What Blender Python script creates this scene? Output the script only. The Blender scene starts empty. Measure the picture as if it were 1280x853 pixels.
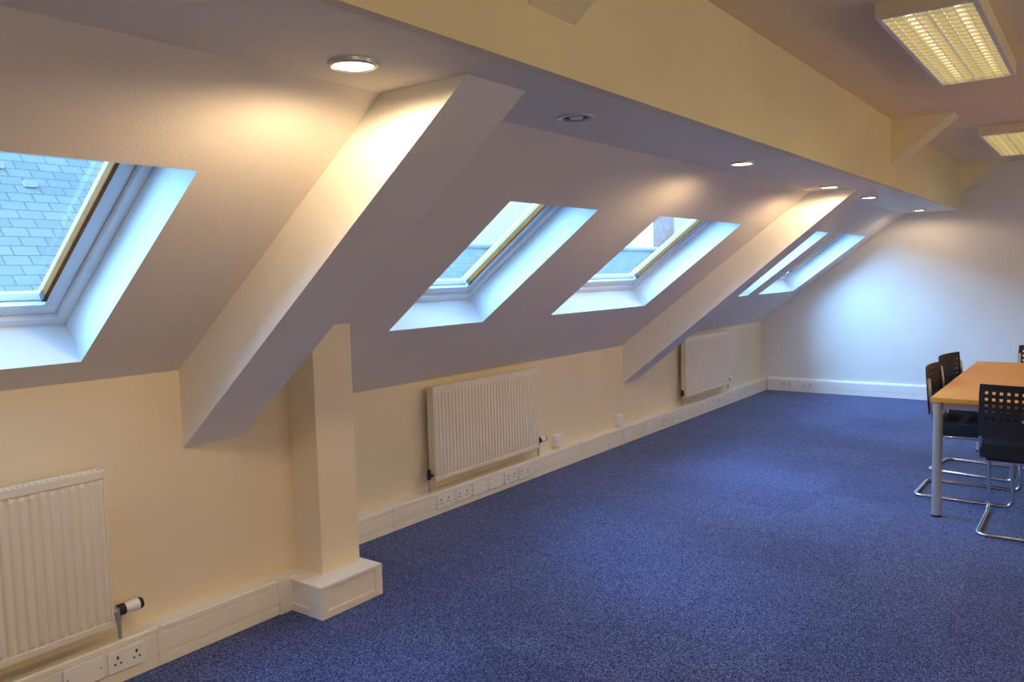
import bpy, bmesh, math, random
from mathutils import Vector, Matrix
random.seed(4)
S = bpy.context.scene
C = S.collection
PI = math.pi
try:
    S.view_settings.view_transform = 'Standard'
    S.view_settings.look = 'None'
    S.view_settings.exposure = 0.15
except Exception: pass

# ------------------------------------------------------------------ camera
H = 1.53; F = 1000.0
dY = Vector((745, 101.5, -1000)).normalized()
up = Vector((-0.025, 1.0, 0.0829)); up = (up - up.dot(dY)*dY).normalized()
dX = dY.cross(up)
R = Matrix((dX, dY, up))
cam = bpy.data.cameras.new('camera'); camo = bpy.data.objects.new('camera', cam); C.objects.link(camo)
camo.matrix_world = Matrix.Translation((0, 0, H)) @ R.to_4x4()
cam.lens = 36*F/1280; cam.sensor_width = 36; cam.clip_start = 0.05; cam.clip_end = 300
S.camera = camo
def onX(px, py, X):      # where the sight line of a photo pixel meets the wall plane x = X
    d = R @ Vector((px-640, 426.5-py, -F)); s = X/d.x
    return Vector((X, d.y*s, H+d.z*s))
def onY(px, py, Y):
    d = R @ Vector((px-640, 426.5-py, -F)); s = Y/d.y
    return Vector((d.x*s, Y, H+d.z*s))

# ------------------------------------------------------------------ materials
def mat(name, col, rough=0.6, metal=0.0, noise=0.0, nscale=6, bump=0.0, bscale=200, emis=None, estr=0, spec=0.5):
    m = bpy.data.materials.new(name); m.use_nodes = True
    nt = m.node_tree; b = nt.nodes['Principled BSDF']
    b.inputs['Roughness'].default_value = rough; b.inputs['Metallic'].default_value = metal
    b.inputs['Specular IOR Level'].default_value = spec
    b.inputs['Base Color'].default_value = (*col, 1)
    tc = nt.nodes.new('ShaderNodeTexCoord')
    if noise:
        n = nt.nodes.new('ShaderNodeTexNoise'); n.inputs['Scale'].default_value = nscale; n.inputs['Detail'].default_value = 4
        nt.links.new(tc.outputs['Object'], n.inputs['Vector'])
        r = nt.nodes.new('ShaderNodeValToRGB')
        r.color_ramp.elements[0].position = .3; r.color_ramp.elements[1].position = .7
        r.color_ramp.elements[0].color = (*[c*(1-noise) for c in col], 1)
        r.color_ramp.elements[1].color = (*[min(1, c*(1+noise)) for c in col], 1)
        nt.links.new(n.outputs['Fac'], r.inputs['Fac']); nt.links.new(r.outputs['Color'], b.inputs['Base Color'])
    if bump:
        n2 = nt.nodes.new('ShaderNodeTexNoise'); n2.inputs['Scale'].default_value = bscale
        nt.links.new(tc.outputs['Object'], n2.inputs['Vector'])
        bp = nt.nodes.new('ShaderNodeBump'); bp.inputs['Strength'].default_value = bump; bp.inputs['Distance'].default_value = .004
        nt.links.new(n2.outputs['Fac'], bp.inputs['Height']); nt.links.new(bp.outputs['Normal'], b.inputs['Normal'])
    if emis:
        b.inputs['Emission Color'].default_value = (*emis, 1); b.inputs['Emission Strength'].default_value = estr
    return m
M = {}
M['cream'] = mat('cream_wall_paint', (.87, .77, .58), .75, noise=.03, nscale=2, bump=.12, bscale=90, spec=.2)
M['white_ceiling'] = mat('white_ceiling_paint', (.87, .81, .72), .8, noise=.02, nscale=2, bump=.12, bscale=90, spec=.2)
M['soffit'] = mat('soffit_paint', (.95, .87, .72), .6, noise=.02, nscale=2, bump=.12, bscale=90, spec=.4)
M['beam_paint'] = mat('pale_yellow_paint', (.90, .82, .57), .75, noise=.03, nscale=2, bump=.1, bscale=90, spec=.2)
M['upper_ceiling'] = mat('upper_ceiling_paint', (.92, .77, .52), .8, noise=.03, nscale=2, bump=.1, bscale=90, spec=.2)
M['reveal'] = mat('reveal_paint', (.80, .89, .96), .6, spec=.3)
M['far_wall'] = mat('far_wall_paint', (.83, .82, .80), .6, noise=.03, nscale=2, bump=.1, bscale=90, spec=.35)
M['rafter'] = mat('rafter_paint', (.90, .87, .81), .7, noise=.02, nscale=3, bump=.1, bscale=90, spec=.25)
M['plastic'] = mat('white_plastic', (.92, .87, .78), .4, noise=.02, nscale=8)
M['plate'] = mat('socket_plastic', (.95, .93, .90), .3)
M['dark'] = mat('dark_recess', (.02, .02, .02), .6)
M['rad'] = mat('radiator_enamel', (.86, .79, .67), .45, noise=.02, nscale=4, spec=.3)
M['chrome'] = mat('chrome', (.75, .75, .78), .12, 1)
M['silver'] = mat('silver_grey_paint', (.55, .54, .55), .35, .6)
M['blackp'] = mat('black_plastic', (.012, .012, .016), .45)
M['fabric'] = mat('black_fabric', (.012, .013, .02), .95, bump=.5, bscale=400)
M['winframe'] = mat('window_frame_white', (.80, .85, .90), .35, noise=.02, nscale=5)
M['brass'] = mat('golden_strip', (.24, .085, .012), .6, .0, noise=.15, nscale=20, spec=.2)
M['gasket'] = mat('grey_gasket', (.38, .40, .42), .6)
M['clip'] = mat('dark_clip', (.05, .04, .03), .6)
M['lampbody'] = mat('lamp_body', (.78, .70, .58), .45, noise=.03)
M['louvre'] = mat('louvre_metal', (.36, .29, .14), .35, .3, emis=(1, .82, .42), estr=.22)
M['brick'] = mat('pink_brick', (.50, .33, .3), .85, noise=.15, nscale=3)
M['street'] = mat('street_ground', (.12, .12, .13), .9, noise=.1)
M['bulb'] = mat('lit_bulb', (1, .9, .7), .4, emis=(1, .80, .45), estr=18)
M['tube'] = mat('lit_tube', (1, .9, .7), .4, emis=(1, .90, .60), estr=2)
M['opal'] = mat('fill_globe_glass', (1, .95, .85), .3, emis=(1, .8, .5), estr=2)  # glowing globes of the added fill lamps

def wood():
    m = mat('beech_laminate', (.75, .42, .16), .4); nt = m.node_tree; b = nt.nodes['Principled BSDF']
    tc = nt.nodes.new('ShaderNodeTexCoord'); mp = nt.nodes.new('ShaderNodeMapping'); mp.inputs['Scale'].default_value = (14, .8, 4)
    n = nt.nodes.new('ShaderNodeTexNoise'); n.inputs['Scale'].default_value = 5; n.inputs['Detail'].default_value = 6
    r = nt.nodes.new('ShaderNodeValToRGB'); r.color_ramp.elements[0].color = (.80, .33, .055, 1); r.color_ramp.elements[1].color = (.95, .47, .11, 1)
    L = nt.links.new
    L(tc.outputs['Object'], mp.inputs['Vector']); L(mp.outputs['Vector'], n.inputs['Vector']); L(n.outputs['Fac'], r.inputs['Fac']); L(r.outputs['Color'], b.inputs['Base Color'])
    b.inputs['Specular IOR Level'].default_value = .3
    return m
M['wood'] = wood()
def carpet():
    m = mat('blue_carpet', (.1, .12, .4), .95, spec=.1); nt = m.node_tree; b = nt.nodes['Principled BSDF']; L = nt.links.new
    tc = nt.nodes.new('ShaderNodeTexCoord')
    vo = nt.nodes.new('ShaderNodeTexVoronoi'); vo.inputs['Scale'].default_value = 300
    sp = nt.nodes.new('ShaderNodeSeparateColor')
    L(tc.outputs['Object'], vo.inputs['Vector']); L(vo.outputs['Color'], sp.inputs['Color'])
    r = nt.nodes.new('ShaderNodeValToRGB')
    e = r.color_ramp.elements; e[0].position = .1; e[0].color = (.008, .012, .080, 1); e[1].position = .97; e[1].color = (.30, .35, .58, 1)
    k = r.color_ramp.elements.new(.55); k.color = (.046, .066, .235, 1)
    L(sp.outputs[0], r.inputs['Fac'])
    br = nt.nodes.new('ShaderNodeTexBrick'); br.offset = 0; br.inputs['Scale'].default_value = 1
    br.inputs['Brick Width'].default_value = .5; br.inputs['Row Height'].default_value = .5; br.inputs['Mortar Size'].default_value = .003
    br.inputs['Color1'].default_value = (.76, .76, .80, 1); br.inputs['Color2'].default_value = (1, 1, 1, 1); br.inputs['Mortar'].default_value = (.80, .80, .80, 1)
    L(tc.outputs['Object'], br.inputs['Vector'])
    n3 = nt.nodes.new('ShaderNodeTexNoise'); n3.inputs['Scale'].default_value = 1.3; n3.inputs['Detail'].default_value = 4
    L(tc.outputs['Object'], n3.inputs['Vector'])
    r3 = nt.nodes.new('ShaderNodeValToRGB'); r3.color_ramp.elements[0].position = .3; r3.color_ramp.elements[1].position = .7
    r3.color_ramp.elements[0].color = (.80, .80, .83, 1); r3.color_ramp.elements[1].color = (1.0, 1.0, 1.0, 1)
    L(n3.outputs['Fac'], r3.inputs['Fac'])
    m1 = nt.nodes.new('ShaderNodeMixRGB'); m1.blend_type = 'MULTIPLY'; m1.inputs[0].default_value = 1
    m2 = nt.nodes.new('ShaderNodeMixRGB'); m2.blend_type = 'MULTIPLY'; m2.inputs[0].default_value = 1
    L(r.outputs['Color'], m1.inputs[1]); L(br.outputs['Color'], m1.inputs[2]); L(m1.outputs[0], m2.inputs[1]); L(r3.outputs['Color'], m2.inputs[2])
    L(m2.outputs[0], b.inputs['Base Color'])
    b.inputs['Sheen Weight'].default_value = .4; b.inputs['Sheen Roughness'].default_value = .35; b.inputs['Sheen Tint'].default_value = (.65, .78, 1, 1)
    return m
M['carpet'] = carpet()
def slate():
    m = mat('roof_slates', (.2, .3, .4), .6); nt = m.node_tree; b = nt.nodes['Principled BSDF']; L = nt.links.new
    tc = nt.nodes.new('ShaderNodeTexCoord')
    br = nt.nodes.new('ShaderNodeTexBrick'); br.inputs['Scale'].default_value = 1
    br.inputs['Brick Width'].default_value = .26; br.inputs['Row Height'].default_value = .15; br.inputs['Mortar Size'].default_value = .008
    br.inputs['Color1'].default_value = (.125, .15, .145, 1); br.inputs['Color2'].default_value = (.175, .20, .19, 1); br.inputs['Mortar'].default_value = (.07, .085, .085, 1)
    L(tc.outputs['UV'], br.inputs['Vector']); L(br.outputs['Color'], b.inputs['Base Color'])
    return m
M['slate'] = slate()
def glass():
    m = bpy.data.materials.new('window_glass'); m.use_nodes = True; nt = m.node_tree; nt.nodes.clear()
    o = nt.nodes.new('ShaderNodeOutputMaterial'); mx = nt.nodes.new('ShaderNodeMixShader'); t = nt.nodes.new('ShaderNodeBsdfTransparent')
    t.inputs['Color'].default_value = (.93, .97, 1, 1)
    g = nt.nodes.new('ShaderNodeBsdfGlossy'); g.inputs['Roughness'].default_value = .02; mx.inputs[0].default_value = .06
    nt.links.new(t.outputs[0], mx.inputs[1]); nt.links.new(g.outputs[0], mx.inputs[2]); nt.links.new(mx.outputs[0], o.inputs[0])
    return m
M['glass'] = glass()

# ------------------------------------------------------------------ mesh helpers
def B(): return bmesh.new()
def box(bm, x0, x1, y0, y1, z0, z1, bev=0, mtx=None):
    t = bmesh.new()
    bmesh.ops.create_cube(t, size=1)
    for v in t.verts: v.co = Vector(((x0+x1)/2+v.co.x*(x1-x0), (y0+y1)/2+v.co.y*(y1-y0), (z0+z1)/2+v.co.z*(z1-z0)))
    if bev: bmesh.ops.bevel(t, geom=t.edges[:], offset=bev, segments=2, profile=.7, affect='EDGES')
    if mtx: t.transform(mtx)
    me = bpy.data.meshes.new('t'); t.to_mesh(me); t.free(); bm.from_mesh(me); bpy.data.meshes.remove(me)
    return bm
def cyl(bm, a, b, r, seg=20, r2=None, bev=0):
    a = Vector(a); b = Vector(b); d = b-a; t = bmesh.new()
    bmesh.ops.create_cone(t, cap_ends=True, segments=seg, radius1=r, radius2=r if r2 is None else r2, depth=d.length)
    if bev:
        es = [e for e in t.edges if abs(e.verts[0].co.z-e.verts[1].co.z) < 1e-6]
        bmesh.ops.bevel(t, geom=es, offset=bev, segments=2, profile=.5, affect='EDGES')
    t.transform(Matrix.Translation((a+b)/2) @ d.to_track_quat('Z', 'Y').to_matrix().to_4x4())
    me = bpy.data.meshes.new('t'); t.to_mesh(me); t.free(); bm.from_mesh(me); bpy.data.meshes.remove(me)
    return bm
def fillet(pts, r, n=6):
    pts = [Vector(p) for p in pts]; out = [pts[0]]
    for i in range(1, len(pts)-1):
        p = pts[i]; a = (pts[i-1]-p); b = (pts[i+1]-p); rr = min(r, a.length*.49, b.length*.49)
        A = p+a.normalized()*rr; Bp = p+b.normalized()*rr
        for k in range(n+1):
            t = k/n; out.append(A*(1-t)**2+p*2*t*(1-t)+Bp*t*t)
    out.append(pts[-1]); return out
def tube(bm, pts, r, seg=12):
    pts = [Vector(p) for p in pts]; rings = []; nrm = None
    for i, p in enumerate(pts):
        if i == 0: t = pts[1]-p
        elif i == len(pts)-1: t = p-pts[i-1]
        else: t = (pts[i+1]-p).normalized()+(p-pts[i-1]).normalized()
        t.normalize()
        if nrm is None:
            nrm = t.cross(Vector((0, 0, 1)) if abs(t.z) < .9 else Vector((1, 0, 0))).normalized()
        nrm = (nrm-nrm.dot(t)*t).normalized(); bi = t.cross(nrm)
        rings.append([bm.verts.new(p+(nrm*math.cos(2*PI*k/seg)+bi*math.sin(2*PI*k/seg))*r) for k in range(seg)])
    for a, b in zip(rings, rings[1:]):
        for k in range(seg): bm.faces.new((a[k], a[(k+1) % seg], b[(k+1) % seg], b[k]))
    bm.faces.new(rings[0][::-1]); bm.faces.new(rings[-1])
    return bm
def prism(bm, poly, y0, y1):     # poly in (x, z), extruded along y
    a = [bm.verts.new((x, y0, z)) for x, z in poly]; b = [bm.verts.new((x, y1, z)) for x, z in poly]
    n = len(poly)
    bm.faces.new(a); bm.faces.new(b[::-1])
    for i in range(n): bm.faces.new((a[i], b[i], b[(i+1) % n], a[(i+1) % n]))
    bmesh.ops.recalc_face_normals(bm, faces=bm.faces[:])
    return bm
def quad(bm, *p): return bm.faces.new([bm.verts.new(q) for q in p])
def obj(name, bm, m, parent=None, smooth=False, world=False):
    me = bpy.data.meshes.new(name)
    if world and parent is not None:
        root = parent
        while root.parent: root = root.parent
        bm.transform(Matrix.Translation(-root.location))
    bm.to_mesh(me); bm.free()
    me.materials.append(M[m] if isinstance(m, str) else m)
    if smooth:
        for p in me.polygons: p.use_smooth = True
        try: me.set_sharp_from_angle(angle=math.radians(40))
        except Exception: pass
    o = bpy.data.objects.new(name, me); C.objects.link(o)
    if parent is not None: o.parent = parent
    return o
def thing(name, label, cat, loc=(0, 0, 0), rz=0, group=None):
    o = bpy.data.objects.new(name, None); o.empty_display_size = .1; C.objects.link(o)
    o.location = loc; o.rotation_euler = (0, 0, rz); o['label'] = label; o['category'] = cat
    if group: o['group'] = group
    return o
def struct(name, bm, m, label, cat, parent=None):
    o = obj(name, bm, m, parent); o['kind'] = 'structure'; o['label'] = label; o['category'] = cat; return o
def dup(root, loc, rz=0, label=None):
    r = root.copy(); C.objects.link(r); r.location = loc; r.rotation_euler = (0, 0, rz)
    if label: r['label'] = label
    for ch in list(root.children):
        c = ch.copy(); C.objects.link(c); c.parent = r
        for g in list(ch.children):
            d = g.copy(); C.objects.link(d); d.parent = c
    return r

# ------------------------------------------------------------------ room shell
XW = -3.50; XB = -3.10; KZ = .866; SL = .754; SZ = 2.11; XF = -1.30; UZ = 2.59; YF = 9.99; YN = -2.6; XR = 3.3
PY0, PY1, PX = 2.37, 2.60, -2.90
slz = lambda x: KZ+SL*(x-XW)
XS = XW+(SZ-KZ)/SL
struct('floor', box(B(), XW-.2, XR+.2, YN-.2, YF+.2, -.1, 0), 'carpet', 'speckled blue carpet tile floor', 'floor')
struct('wall_left', box(B(), XW-.2, XW, PY1, YF+.15, 0, KZ), 'cream', 'low cream knee wall under the skylights beyond the pillar', 'wall')
struct('wall_left', box(B(), XW-.2, XB, YN-.15, PY0, 0, slz(XB)), 'cream', 'nearer low cream wall behind the big radiator', 'wall')
struct('wall_left', prism(B(), [(XW-.1, 0), (PX, 0), (PX, slz(PX)+.02), (XW-.1, slz(XW)+.02)], PY0, PY1), 'cream', 'cream square pillar standing out from the low wall', 'pillar')
struct('wall_back', box(B(), XW-.2, XR+.2, YF, YF+.15, 0, 3.0), 'far_wall', 'pale end wall lit blue by the skylights', 'wall')
struct('wall_right', box(B(), XR, XR+.15, YN-.15, YF+.15, 0, 3.0), 'cream', 'long right wall of the office', 'wall')
struct('wall_front', box(B(), XW-.2, XR+.2, YN-.15, YN, 0, 3.0), 'cream', 'near end wall of the office', 'wall')
struct('ceiling', box(B(), XS-.02, XF-.02, YN-.1, YF+.1, SZ, SZ+.03), 'soffit', 'flat lowered ceiling strip holding the downlights', 'ceiling')
struct('trim_1', box(B(), XF-.04, XF, YN-.1, YF+.1, SZ-.002, UZ+.02), 'beam_paint', 'long pale yellow beam face above the lowered strip', 'beam')
struct('ceiling', box(B(), XF-.02, XR+.1, YN-.1, YF+.1, UZ, UZ+.05), 'upper_ceiling', 'flat upper ceiling carrying the fluorescent lights', 'ceiling')

# sloped ceiling with openings
ca = 1/math.sqrt(1+SL*SL); sa = SL*ca
T = Vector((ca, 0, sa)); N = Vector((-sa, 0, ca)); O = Vector((XW, 0, KZ))
def SP(t, y, n=0): p = O+T*t+N*n; return Vector((p.x, y, p.z))
t0, t1 = (-2.985-XW)/ca, (-2.18-XW)/ca; tm = (XS-XW)/ca
DEP = .19
wins = [(.60, 1.385), (2.94, 3.72), (4.45, 5.80), (7.20, 8.10), (8.43, 9.60)]
bm = B()
ys = [YN-.1]
for a, b in wins: ys += [a, b]
ys.append(YF+.1); ts = [-.25, t0, t1, tm+.03]
for n in (0, DEP+.08):
    for j in range(3):
        for i in range(len(ys)-1):
            if j == 1 and i % 2 == 1: continue
            quad(bm, SP(ts[j], ys[i], n), SP(ts[j+1], ys[i], n), SP(ts[j+1], ys[i+1], n), SP(ts[j], ys[i+1], n))
struct('ceiling', bm, 'white_ceiling', 'long sloping attic ceiling pierced by skylights', 'ceiling')
deflab = ['near skylight at the left edge with slates seen through it', 'narrow skylight over the middle radiator', 'wide skylight just before the far rafter', 'skylight half hidden by the far rafter', 'furthest skylight next to the end wall']
for i, (a, b) in enumerate(wins):
    w = bpy.data.objects.new('window_%d' % (i+1), None); C.objects.link(w); w.location = SP(t0, a)
    w['kind'] = 'structure'; w['label'] = deflab[i]; w['category'] = 'skylight'
    bm = B(); D2 = DEP+.08
    quad(bm, SP(t0, a), SP(t0, b), SP(t0, b, D2), SP(t0, a, D2))
    quad(bm, SP(t1, a), SP(t1, a, D2), SP(t1, b, D2), SP(t1, b))
    quad(bm, SP(t0, a), SP(t0, a, D2), SP(t1, a, D2), SP(t1, a))
    quad(bm, SP(t0, b), SP(t1, b), SP(t1, b, D2), SP(t0, b, D2))
    obj('reveal', bm, 'reveal', w, world=True)
    Mt = Matrix.Translation(O) @ Matrix((T, Vector((0, 1, 0)), N)).transposed().to_4x4()   # local (t, y, n)
    def ring(ta, tb, ya, yb, wd, n0, n1, bev=.004, wb=None):
        bm = B(); wb = wb or wd
        box(bm, ta, ta+wb, ya, yb, n0, n1, bev, Mt); box(bm, tb-wd, tb, ya, yb, n0, n1, bev, Mt)
        box(bm, ta+wb, tb-wd, ya, ya+wd, n0, n1, bev, Mt); box(bm, ta+wb, tb-wd, yb-wd, yb, n0, n1, bev, Mt)
        return bm
    obj('window_frame', ring(t0, t1, a, b, .04, DEP-.02, DEP+.075), 'winframe', w, world=True)
    sh = obj('sash', ring(t0+.042, t1-.042, a+.042, b-.042, .055, DEP, DEP+.065), 'winframe', w, world=True)
    obj('gasket', ring(t0+.096, t1-.096, a+.096, b-.096, .006, DEP+.02, DEP+.05, .001), 'gasket', sh, world=True)
    obj('pane', box(B(), t0+.09, t1-.09, a+.09, b-.09, DEP+.035, DEP+.04, 0, Mt), 'glass', w, world=True)
    st = obj('side_strip', box(B(), t0+.13, t1-.12, b-.113, b-.097, DEP-.004, DEP+.026, .004, Mt), 'brass', w, world=True)
    for q in (.14, .86):
        tt = t0+(t1-t0)*q
        obj('clip', box(B(), tt-.014, tt+.014, b-.116, b-.10, DEP-.009, DEP+.024, .003, Mt), 'clip', st, world=True)
    L = bpy.data.lights.new('portal', 'AREA'); L.shape = 'RECTANGLE'; L.size = t1-t0; L.size_y = b-a; L.cycles.is_portal = True
    lo = bpy.data.objects.new('portal', L); C.objects.link(lo)
    lo.matrix_world = Matrix.Translation(SP((t0+t1)/2, (a+b)/2, DEP+.09)) @ Matrix((T, Vector((0, 1, 0)), N)).transposed().to_4x4()

# rafters crossing the slope, then reappearing above the beam face
und = lambda x: SZ+.795*(x+1.50)
def rafter(nm, xw, y0, y1, lab):
    poly = [(xw-.02, slz(xw)+.03), (xw-.02, und(xw-.02)), (-1.50, SZ), (-1.50, SZ+.02), (XS, SZ+.02)]
    struct(nm, prism(B(), poly, y0, y1), 'rafter', lab, 'rafter')
def brace(nm, y0, y1, lab, m='rafter'):
    poly = [(XF-.02, und(XF)-.01), (XF+.001, und(XF)), (-1.50+(UZ+.01-SZ)/.795, UZ+.01), (XF-.02, UZ+.01)]
    struct(nm, prism(B(), poly, y0, y1), m, lab, 'rafter')
rafter('trim_2', XB, 1.83, 2.12, 'big boxed rafter sloping down beside the pillar')
rafter('trim_3', XW, 6.36, 6.62, 'far boxed rafter sloping down beyond the wide skylight')
brace('trim_4', 1.86, 2.10, 'rafter end above the beam at the top edge', 'beam_paint')
brace('trim_5', 6.45, 6.70, 'small triangular rafter end above the beam', 'beam_paint')
brace('trim_6', 9.70, 9.99, 'rafter end above the beam against the end wall', 'beam_paint')

# skirting trunking
def trunk(bm, pts, h):
    xw, xf, y0, y1 = pts
    d = .007
    poly = [(xw, 0), (xf, 0), (xf, h*.26), (xf-d, h*.27), (xf-d, h*.31), (xf, h*.32), (xf, h*.81), (xf-d, h*.82), (xf-d, h*.86), (xf, h*.87), (xf, h-.006), (xf-.006, h), (xw, h)]
    return prism(bm, poly, y0, y1)
HL, HB, HR = .162, .155, .146
b1 = trunk(B(), (XB, -3.01, YN, 2.28), HL)
for y in (.2, 1.62): box(b1, -3.02, -3.0075, y, y+.018, .002, HL+.0015, .001)
struct('baseboard_left', b1, 'plastic', 'white skirting trunking under the near radiator', 'trunking')
b1 = trunk(B(), (XW, -3.42, PY1, YF-.001), HR)
for y in (3.35, 5.5, 5.95, 7.35, 9.2): box(b1, -3.43, -3.4175, y, y+.02, .002, HR+.0015, .001)
struct('baseboard_left', b1, 'plastic', 'white skirting trunking running to the end wall', 'trunking')
bm = B()
box(bm, -3.10, -2.79, 2.27, 2.62, 0, HB-.018, .002)
box(bm, -3.105, -2.780, 2.258, 2.632, HB-.016, HB, .004)
box(bm, -3.05, -2.784, 2.264, 2.626, 0, .036, .003)
box(bm, -2.88, -2.781, 2.260, 2.30, 0.002, HB-.001, .003)
box(bm, -3.07, -2.998, 2.20, 2.29, .0, HL+.003, .003)
box(bm, -2.86, -2.781, 2.592, 2.634, 0.002, HB-.001, .003)
struct('baseboard_left', bm, 'plastic', 'boxed white trunking wrapped around the pillar foot', 'trunking')
bm = B()
h = .165
a0 = [(0, 0), (.03, 0), (.03, .05), (.024, .052), (.024, .058), (.03, .060), (.03, h-.02), (.02, h), (0, h)]
vs = [[bm.verts.new((x, YF-p, z)) for p, z in a0] for x in (-3.41, XR)]
for i in range(len(a0)): bm.faces.new((vs[0][i], vs[1][i], vs[1][(i+1) % len(a0)], vs[0][(i+1) % len(a0)]))
bm.faces.new(vs[0]); bm.faces.new(vs[1][::-1]); bmesh.ops.recalc_face_normals(bm, faces=bm.faces[:])
struct('baseboard_back', bm, 'plate', 'white skirting along the end wall', 'skirting')

# ------------------------------------------------------------------ sockets (local: plate lies in y,z plane facing +x)
def make_socket(label, loc, rz=0):
    t = thing('power_socket', label, 'socket', loc, rz, 'double sockets on the skirting trunking')
    obj('plate', box(B(), 0, .009, -.073, .073, -.043, .043, .003), 'plate', t)
    for s in (-1, 1):
        c = s*.037
        bm = B(); box(bm, .0085, .0098, c-.004, c+.004, .006, .018)
        for k in (-1, 1): box(bm, .0085, .0098, c+k*.011-.004, c+k*.011+.004, -.014, -.008)
        obj('pin_holes', bm, 'dark', t)
        obj('switch', box(B(), .008, .013, s*.058-.006, s*.058+.006, .012, .032, .002), 'plate', t)
    return t
def make_blank(label, loc, rz=0):
    t = thing('cover_plate', label, 'cover plate', loc, rz, 'blank plates on the skirting trunking')
    obj('plate', box(B(), 0, .008, -.073, .073, -.043, .043, .003), 'plate', t)
    for s in (-1, 1): obj('screw', cyl(B(), (.0075, s*.06, 0), (.0095, s*.06, 0), .004, 10), 'silver', t)
    return t
p = onX(158, 823, -3.01); z = .092
sock = make_socket('double power socket on the trunking under the near radiator', (-3.01, p.y, z))
blank = make_blank('blank plate left of the double socket in the near corner', (-3.01, onX(104, 838, -3.01).y, z))
zr = .080
for px, py, lab in [(555, 629, 'double socket nearest the pillar on the long trunking'), (578, 622, 'second double socket from the pillar on the long trunking'),
                    (638, 600, 'double socket below the right half of the middle radiator'), (655, 593, 'double socket below the right end of the middle radiator'),
                    (832, 527, 'double socket on the trunking just past the far rafter foot'), (843, 523, 'double socket before the far radiator, second past the rafter foot'),
                    (900, 501, 'double socket on trunking under the far radiator right end')]:
    dup(sock, (-3.42, onX(px, py, -3.42).y, zr), 0, lab)
for px, py, lab in [(599, 613, 'blank plate on trunking below the middle of the middle radiator'), (619, 606, 'second blank plate below the middle radiator'),
                    (784, 547, 'blank plate on trunking under the far rafter foot'), (812, 536, 'blank plate on trunking right of the far rafter foot'),
                    (880, 509, 'blank plate on trunking beneath the far radiator'), (918, 494, 'blank plate on trunking past the far radiator')]:
    dup(blank, (-3.42, onX(px, py, -3.42).y, zr), 0, lab)
dup(sock, (onY(984, 481, YF).x, YF-.03, .09), -PI/2, 'double socket on the end wall skirting nearest the corner')
dup(sock, (onY(1010, 484, YF).x, YF-.03, .09), -PI/2, 'second double socket from the corner on the end wall skirting')
def wall_box(label, px, py):
    q = onX(px, py, XW+.03)
    t = thing('junction_box', label, 'outlet box', (XW, q.y, q.z))
    obj('back_box', box(B(), 0, .03, -.05, .05, -.045, .045, .003), 'plate', t)
    f = obj('faceplate', box(B(), .029, .038, -.048, .048, -.043, .043, .003), 'plate', t)
    for s in (-1, 1): obj('screw', cyl(B(), (.037, s*.028, 0), (.0395, s*.028, 0), .004, 10), 'silver', f)
wall_box('small white wall box right of the middle radiator', 698, 551)
wall_box('small white wall box just before the far rafter foot', 776, 525)

# ------------------------------------------------------------------ radiators (local: origin on the wall at the near bottom corner, facing +x)
RL, RH = 1.15, .61
def make_radiator(label, loc):
    t = thing('radiator', label, 'radiator', loc, 0, 'white panel radiators')
    bm = B(); n = int(RL/.0333); pit = RL/n; prof = []
    prof.append((.095, 0))
    for i in range(n):
        y = i*pit
        for q, dx in ((.15, 0), (.38, .007), (.72, .007), (.95, 0)): prof.append((.095+dx, y+q*pit))
    prof.append((.095, RL))
    zs = [.028, .045, RH-.045, RH-.028]
    rows = []
    for k, z in enumerate(zs):
        rows.append([bm.verts.new(((.095 if k in (0, 3) else x), y, z)) for x, y in prof])
    for a, b in zip(rows, rows[1:]):
        for i in range(len(prof)-1): bm.faces.new((a[i], a[i+1], b[i+1], b[i]))
    box(bm, .05, .0948, 0, RL, 0, RH-.004, .004)
    box(bm, .092, .101, .002, RL-.002, RH-.028, RH-.004, .003); box(bm, .092, .101, .002, RL-.002, .004, .028, .003)
    obj('panel', bm, 'rad', t)
    obj('end_cover', box(B(), .045, .1, -.004, .004, .0, RH+.003, .002), 'rad', t)
    obj('end_cover', box(B(), .045, .1, RL-.004, RL+.004, 0, RH+.003, .002), 'rad', t)
    bm = B(); box(bm, .094, .101, 0, RL, RH-.008, RH+.003, .002); box(bm, .045, .053, 0, RL, RH-.008, RH+.003, .002)
    for k in range(int(RL/.02)): box(bm, .05, .097, .008+k*.02, .022+k*.02, RH-.004, RH)
    obj('top_grille', bm, 'rad', t)
    for yb in (.12, RL-.12):
        obj('wall_bracket', box(B(), 0.001, .052, yb-.02, yb+.02, .05, RH-.05, .002), 'silver', t)
    v = obj('valve', cyl(cyl(B(), (.07, RL, .05), (.07, RL+.045, .05), .012), (.07, RL+.035, .01), (.07, RL+.035, .062), .013), 'silver', t, True)
    obj('valve_collar', cyl(B(), (.07, RL+.035, .05), (.07, RL+.058, .05), .022, 20), 'blackp', v, True)
    obj('valve_knob', cyl(B(), (.07, RL+.055, .05), (.07, RL+.115, .05), .020, 20, .024, .003), 'plate', v, True)
    obj('valve_cap', cyl(B(), (.07, RL+.112, .05), (.07, RL+.130, .05), .0245, 20, .02, .003), 'blackp', v, True)
    zt = -(loc[2]-HL)+.0
    obj('pipe', tube(B(), [(.07, RL+.035, .03), (.07, RL+.035, zt)], .0075), 'silver', t, True)
    v2 = obj('valve', cyl(cyl(B(), (.07, 0, .04), (.07, -.04, .04), .011), (.07, -.034, .02), (.07, -.034, .05), .012), 'blackp', t, True)
    obj('valve_cap', cyl(B(), (.07, -.034, .045), (.07, -.034, .085), .014, 16, .012, .002), 'blackp', v2, True)
    obj('pipe', tube(B(), [(.07, -.034, .03), (.07, -.034, zt)], .0075), 'silver', t, True)
    return t
rad = make_radiator('large white ribbed radiator at the left edge on the near wall', (XB, 1.445-RL, .225))
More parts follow.
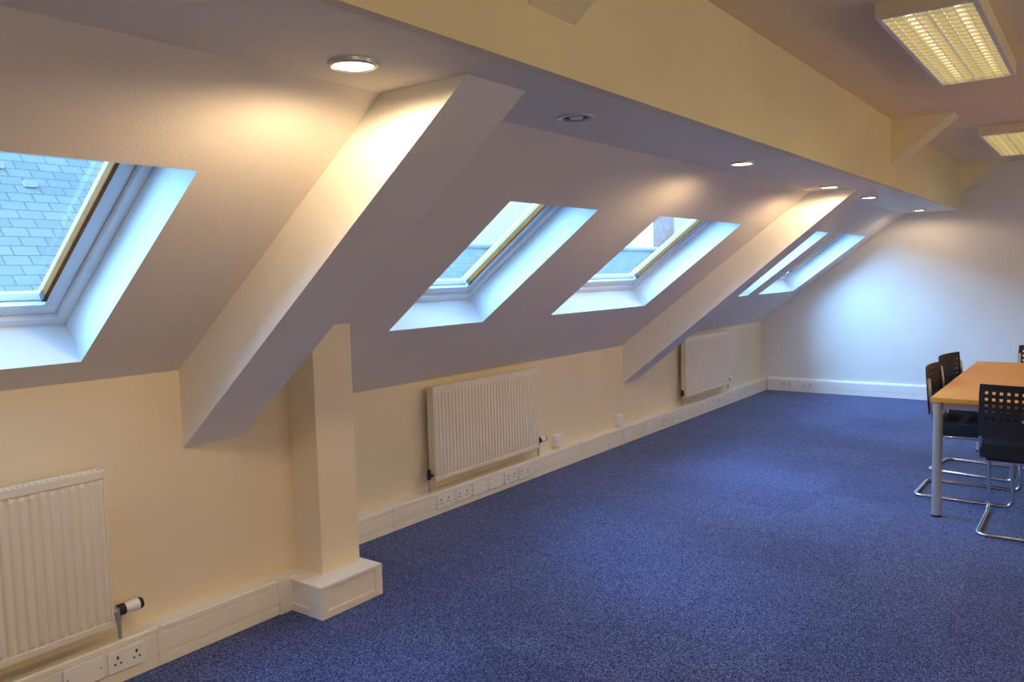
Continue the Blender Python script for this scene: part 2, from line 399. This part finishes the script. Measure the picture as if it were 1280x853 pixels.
dup(rad, (XW, 3.72, .222), 0, 'beige ribbed radiator in the middle, under the narrow skylight')
dup(rad, (XW, 7.51, .235), 0, 'furthest ribbed radiator on the low wall near the end wall')

# ------------------------------------------------------------------ downlights
def ringmesh(prof, seg=40):
    bm = B()
    rings = [[bm.verts.new((r*math.cos(2*PI*k/seg), r*math.sin(2*PI*k/seg), z)) for k in range(seg)] for r, z in prof]
    for a, b in zip(rings, rings[1:]):
        for k in range(seg): bm.faces.new((a[k], b[k], b[(k+1) % seg], a[(k+1) % seg]))
    return bm
def make_downlight(label, loc):
    t = thing('downlight', label, 'ceiling light', loc, 0, 'lit recessed downlights in the lowered strip')
    obj('trim_ring', ringmesh([(.070, 0), (.068, -.009), (.060, -.013), (.055, -.010), (.050, .0)]), 'silver', t, True)
    obj('lamp', cyl(B(), (0, 0, .001), (0, 0, -.009), .050, 32), 'bulb', t)
    return t
DL = [(-1.65, 1.53, 'largest lit downlight, nearest, above the big rafter', 22), (-1.62, 4.32, 'lit downlight between the round vent and the far rafter', 16),
      (-1.63, 6.07, 'lit downlight right at the top of the far rafter', 19), (-1.63, 7.27, 'lit downlight second from the end wall', 12), (-1.62, 9.45, 'tiny lit downlight nearest the end wall', 7)]
d0 = None
for x, y, lab, pw in DL:
    if d0 is None: d0 = make_downlight(lab, (x, y, SZ))
    else: dup(d0, (x, y, SZ), 0, lab)
    L = bpy.data.lights.new('downlight_glow', 'SPOT'); L.energy = pw; L.color = (1, .70, .40); L.shadow_soft_size = .03
    L.spot_size = math.radians(179); L.spot_blend = .3
    lo = bpy.data.objects.new('downlight_glow', L); lo.location = (x, y, SZ-.042); C.objects.link(lo)
t = thing('ceiling_vent', 'unlit round white vent in the lowered strip past the big rafter', 'vent', (-1.605, 2.59, SZ))
obj('trim_ring', ringmesh([(.070, 0), (.068, -.006), (.056, -.008), (.052, -.001)]), 'silver', t, True)
obj('backing', cyl(B(), (0, 0, .001), (0, 0, -.001), .053, 32), 'dark', t)
obj('disc', cyl(B(), (0, 0, -.001), (0, 0, -.007), .026, 32, .024, .001), 'winframe', t, True)

# ------------------------------------------------------------------ fluorescent fittings
LL, LW = 1.56, .36
def make_fluor(label, loc):
    t = thing('fluorescent_light', label, 'ceiling light', loc, 0, 'fluorescent louvre lights on the upper ceiling')
    bm = B(); w = LW/2; l = LL/2; hz = .075
    box(bm, -w, w, -l, l, -.02, 0, .002)
    box(bm, -w, -w+.02, -l, l, -hz, -.015, .003); box(bm, w-.02, w, -l, l, -hz, -.015, .003)
    box(bm, -w+.015, w-.015, -l, -l+.025, -hz, -.015, .003); box(bm, -w+.015, w-.015, l-.025, l, -hz, -.015, .003)
    obj('housing', bm, 'lampbody', t)
    bm = B(); box(bm, -.006, .006, -l+.02, l-.02, -hz+.001, -.050)
    n = 22
    for k in range(1, n):
        y = -l+.02+k*(LL-.04)/n; box(bm, -w+.02, w-.02, y-.005, y+.005, -hz+.003, -hz+.014)
    for x in (-w+.0215, w-.0215): box(bm, x-.001, x+.001, -l+.03, l-.03, -hz+.003, -.03)
    for x in (-.13, -.09, -.048, .048, .09, .13): box(bm, x-.002, x+.002, -l+.03, l-.03, -hz+.003, -hz+.012)
    obj('louvre', bm, 'louvre', t)
    for s in (-1, 1):
        obj('tube', cyl(B(), (s*.085, -l+.05, -.038), (s*.085, l-.05, -.038), .012, 14), 'tube', t, True)
    bm = B(); box(bm, -w+.02, w-.02, -l+.03, l-.03, -.024, -.0205)
    obj('reflector', bm, 'louvre', t)
    return t
fl = make_fluor('large fluorescent light with cream louvres at the top right', (-.60, 4.32, UZ-.001))
dup(fl, (-.66, 8.05, UZ-.001), 0, 'further fluorescent light at the right edge near the end wall')
for y in (4.32, 8.05):
    L = bpy.data.lights.new('fluorescent_glow', 'AREA'); L.shape = 'RECTANGLE'; L.size = .3; L.size_y = LL-.12; L.energy = 1.05; L.color = (1, .86, .46)
    lo = bpy.data.objects.new('fluorescent_glow', L); lo.location = (-.6 if y < 5 else -.66, y, UZ-.056); C.objects.link(lo)

# globe lamps added out of view on the right, as fill light for the room
DROP = .95
def make_fill_lamp(label, loc):
    t = thing('fill_lamp', label, 'ceiling light', loc, 0, 'added fill globes out of view on the right side')
    bm = B(); bmesh.ops.create_uvsphere(bm, u_segments=28, v_segments=16, radius=.11); bm.transform(Matrix.Translation((0, 0, -DROP)))
    obj('globe', bm, 'opal', t, True)
    obj('cord', cyl(B(), (0, 0, -.01), (0, 0, -DROP+.1), .004, 8), 'blackp', t)
    obj('ceiling_rose', cyl(B(), (0, 0, 0), (0, 0, -.03), .05, 24, .04, .004), 'plate', t, True)
    return t
p0 = None
for y, lab, pw in ((-.8, 'added fill globe nearest the viewer, unseen on the right', 140), (3.6, 'added fill globe midway along the unseen right side', 115), (7.4, 'added fill globe near the end wall, unseen on the right', 60)):
    if p0 is None: p0 = make_fill_lamp(lab, (2.2, y, UZ))
    else: dup(p0, (2.2, y, UZ), 0, lab)
    L = bpy.data.lights.new('fill_glow', 'POINT'); L.energy = pw; L.color = (1, .82, .58); L.shadow_soft_size = .13
    lo = bpy.data.objects.new('fill_glow', L); lo.location = (2.2, y, UZ-DROP); C.objects.link(lo)

# ------------------------------------------------------------------ table
TX0, TX1, TY0, TY1, TZ = -.83, .42, 5.30, 7.46, .735
t = thing('meeting_table', 'orange beech topped meeting table on round silver legs', 'table', ((TX0+TX1)/2, (TY0+TY1)/2, 0))
obj('tabletop', box(B(), TX0, TX1, TY0, TY1, TZ-.028, TZ, .004), 'wood', t, world=True)
bm = B()
for y in (TY0+.07, TY1-.07): box(bm, TX0+.06, TX1-.06, y-.015, y+.015, TZ-.075, TZ-.028, .002)
for x in (TX0+.07, TX1-.07): box(bm, x-.015, x+.015, TY0+.06, TY1-.06, TZ-.075, TZ-.028, .002)
obj('under_frame', bm, 'silver', t, world=True)
for x in (TX0+.035, TX1-.035):
    for y in (TY0+.045, TY1-.045):
        bm = cyl(B(), (x, y, .012), (x, y, TZ-.029), .027, 24); lg = obj('leg', bm, 'silver', t, True, True)
        obj('foot', cyl(B(), (x, y, 0), (x, y, .013), .029, 24), 'blackp', lg, True, True)

# ------------------------------------------------------------------ chairs
def make_chair(label, loc, rz):
    t = thing('cantilever_chair', label, 'chair', loc, rz, 'black cantilever chairs around the table')
    w = .225; r = .0115
    bm = B()
    side = lambda s: [(s*w, -.29, r), (s*w, .27, r), (s*w, .25, .43), (s*w, -.16, .415), (s*w, -.195, .60), (s*w, -.215, .79)]
    full = side(-1)[::-1]+side(1)
    tube(bm, fillet(full, .055, 8), r, 14)
    obj('frame', bm, 'chrome', t, True)
    obj('cross_bar', cyl(B(), (-w, .15, .425), (w, .15, .425), .009, 12), 'chrome', t, True)
    obj('seat', box(B(), -.235, .235, -.19, .255, .425, .505, .028), 'fabric', t, True)
    obj('seat_shell', box(B(), -.205, .205, -.15, .235, .405, .428, .006), 'blackp', t)
    bm = B(); cols, rowsn = 12, 5
    us = [-.235, -.216]
    pitch = .432/cols
    for i in range(cols):
        a = -.216+i*pitch; us += [a+pitch*.26, a+pitch*.74]
    us += [.235]
    us = sorted(set(round(u, 5) for u in us))
    vs_ = [.555, .615]
    for j in range(rowsn):
        a = .650+j*.037; vs_ += [a, a+.017]
    vs_ += [.855]
    def P(u, v):
        k = (v-.555)/.30
        edge = 1-.02*max(0, k-.8)*5
        return Vector((u*edge, -.205-.022*k-.03*(1-(u/.235)**2), v))
    g = [[bm.verts.new(P(u, v)) for u in us] for v in vs_]
    for j in range(len(vs_)-1):
        for i in range(len(us)-1):
            hole = j >= 2 and (j % 2 == 0) and i >= 2 and (i % 2 == 0) and i < len(us)-1
            if hole: continue
            bm.faces.new((g[j][i], g[j][i+1], g[j+1][i+1], g[j+1][i]))
    bk = obj('backrest', bm, 'blackp', t)
    so = bk.modifiers.new('thickness', 'SOLIDIFY'); so.thickness = .008; so.offset = 0
    return t
ch = make_chair('near black chair with perforated back at the near table end', (-.325, 5.36, 0), 0)
dup(ch, (-.695, 5.97, 0), -PI/2-.02, 'black chair nearest the table leg on the long left side')
dup(ch, (-.71, 6.70, 0), -PI/2-.15, 'second black chair along the left side, behind the first')
dup(ch, (-.33, 7.45, 0), PI, 'black chair at the far end of the table, just showing its back')

# ------------------------------------------------------------------ outside
def roofbuilding(label, xe, ze, xr, zr_, y0, y1, dorm=()):
    t = thing('slate_roofed_building', label, 'building', ((xe+xr)/2, (y0+y1)/2, -9))
    bm = B(); sl = Vector((xr-xe, 0, zr_-ze))
    quad(bm, (xe, y0, ze), (xe, y1, ze), (xr, y1, zr_), (xr, y0, zr_))
    uv = bm.loops.layers.uv.new('uv')
    for f in bm.faces:
        for l in f.loops:
            c = l.vert.co; l[uv].uv = (c.y, math.hypot(c.x-xe, c.z-ze))
    obj('slate_roof', bm, 'slate', t, world=True)
    xb = 2*xr-xe
    bm = B(); quad(bm, (xb, y0, ze), (xr, y0, zr_), (xr, y1, zr_), (xb, y1, ze))
    obj('rear_roof', bm, 'slate', t, world=True)
    obj('wall', prism(B(), [(xe-.2, -9), (xe-.2, ze-.1), (xr, zr_-.25), (xb+.2, ze-.1), (xb+.2, -9)], y0+.05, y1-.05), 'brick', t, world=True)
    bm = B(); tube(bm, [(xr, y0, zr_), (xr, y1, zr_)], .1, 10); obj('ridge', bm, 'gasket', t, True, True)
    bm = B(); tube(bm, [(xe+.05, y0, ze-.02), (xe+.05, y1, ze-.02)], .07, 10); obj('gutter', bm, 'gasket', t, True, True)
    for (yy, k) in dorm:
        p = Vector((xe, yy, ze))+sl*k
        obj('roof_vent', box(B(), p.x-.02, p.x+.05, yy-.07, yy+.07, p.z-.03, p.z+.04, .01), 'gasket', t, world=True)
    return t
roofbuilding('steep slate roof seen through the near skylight', -7.5, .3, -12.5, 5.1, -10, 8.8, ((3.75, .52), (3.95, .545), (4.2, .50)))
roofbuilding('lower slate roof seen through the middle skylights', -8.0, -1.2, -12.5, 2.25, 9.6, 45)
t = thing('brick_chimney', 'pinkish brick chimney above the roofs outside', 'chimney', (-18.6, 37, -9))
obj('stack', box(B(), -19.2, -18.0, 36, 38.4, -9, 4.6), 'brick', t, world=True)
obj('cap', box(B(), -19.3, -17.9, 35.9, 38.5, 4.6, 4.8, .02), 'brick', t, world=True)
for y in (36.6, 37.8): obj('pot', cyl(B(), (-18.6, y, 4.8), (-18.6, y, 5.3), .18, 14, .14), 'brick', t, True, True)
struct('floor', box(B(), -60, 60, -60, 80, -9.2, -9), 'street', 'street level far below outside', 'ground')

# ------------------------------------------------------------------ sky
W = bpy.data.worlds.new('sky'); S.world = W; W.use_nodes = True; nt = W.node_tree
bg = nt.nodes['Background']; tc = nt.nodes.new('ShaderNodeTexCoord'); sx = nt.nodes.new('ShaderNodeSeparateXYZ'); r = nt.nodes.new('ShaderNodeValToRGB')
nt.links.new(tc.outputs['Generated'], sx.inputs[0]); nt.links.new(sx.outputs['Z'], r.inputs['Fac']); nt.links.new(r.outputs['Color'], bg.inputs['Color'])
e = r.color_ramp.elements; e[0].position = 0; e[0].color = (.14, .19, .23, 1); e[1].position = .8; e[1].color = (.38, .67, 1, 1)
bg.inputs['Strength'].default_value = 5.0
# soft cool daylight from high over the roofs, falling through the skylights toward the end wall
L = bpy.data.lights.new('daylight', 'SUN'); L.energy = 27; L.angle = math.radians(80); L.color = (.28, .60, 1)
lo = bpy.data.objects.new('daylight', L); C.objects.link(lo)
lo.rotation_euler = Vector((.66, .52, -.56)).to_track_quat('-Z', 'Y').to_euler()
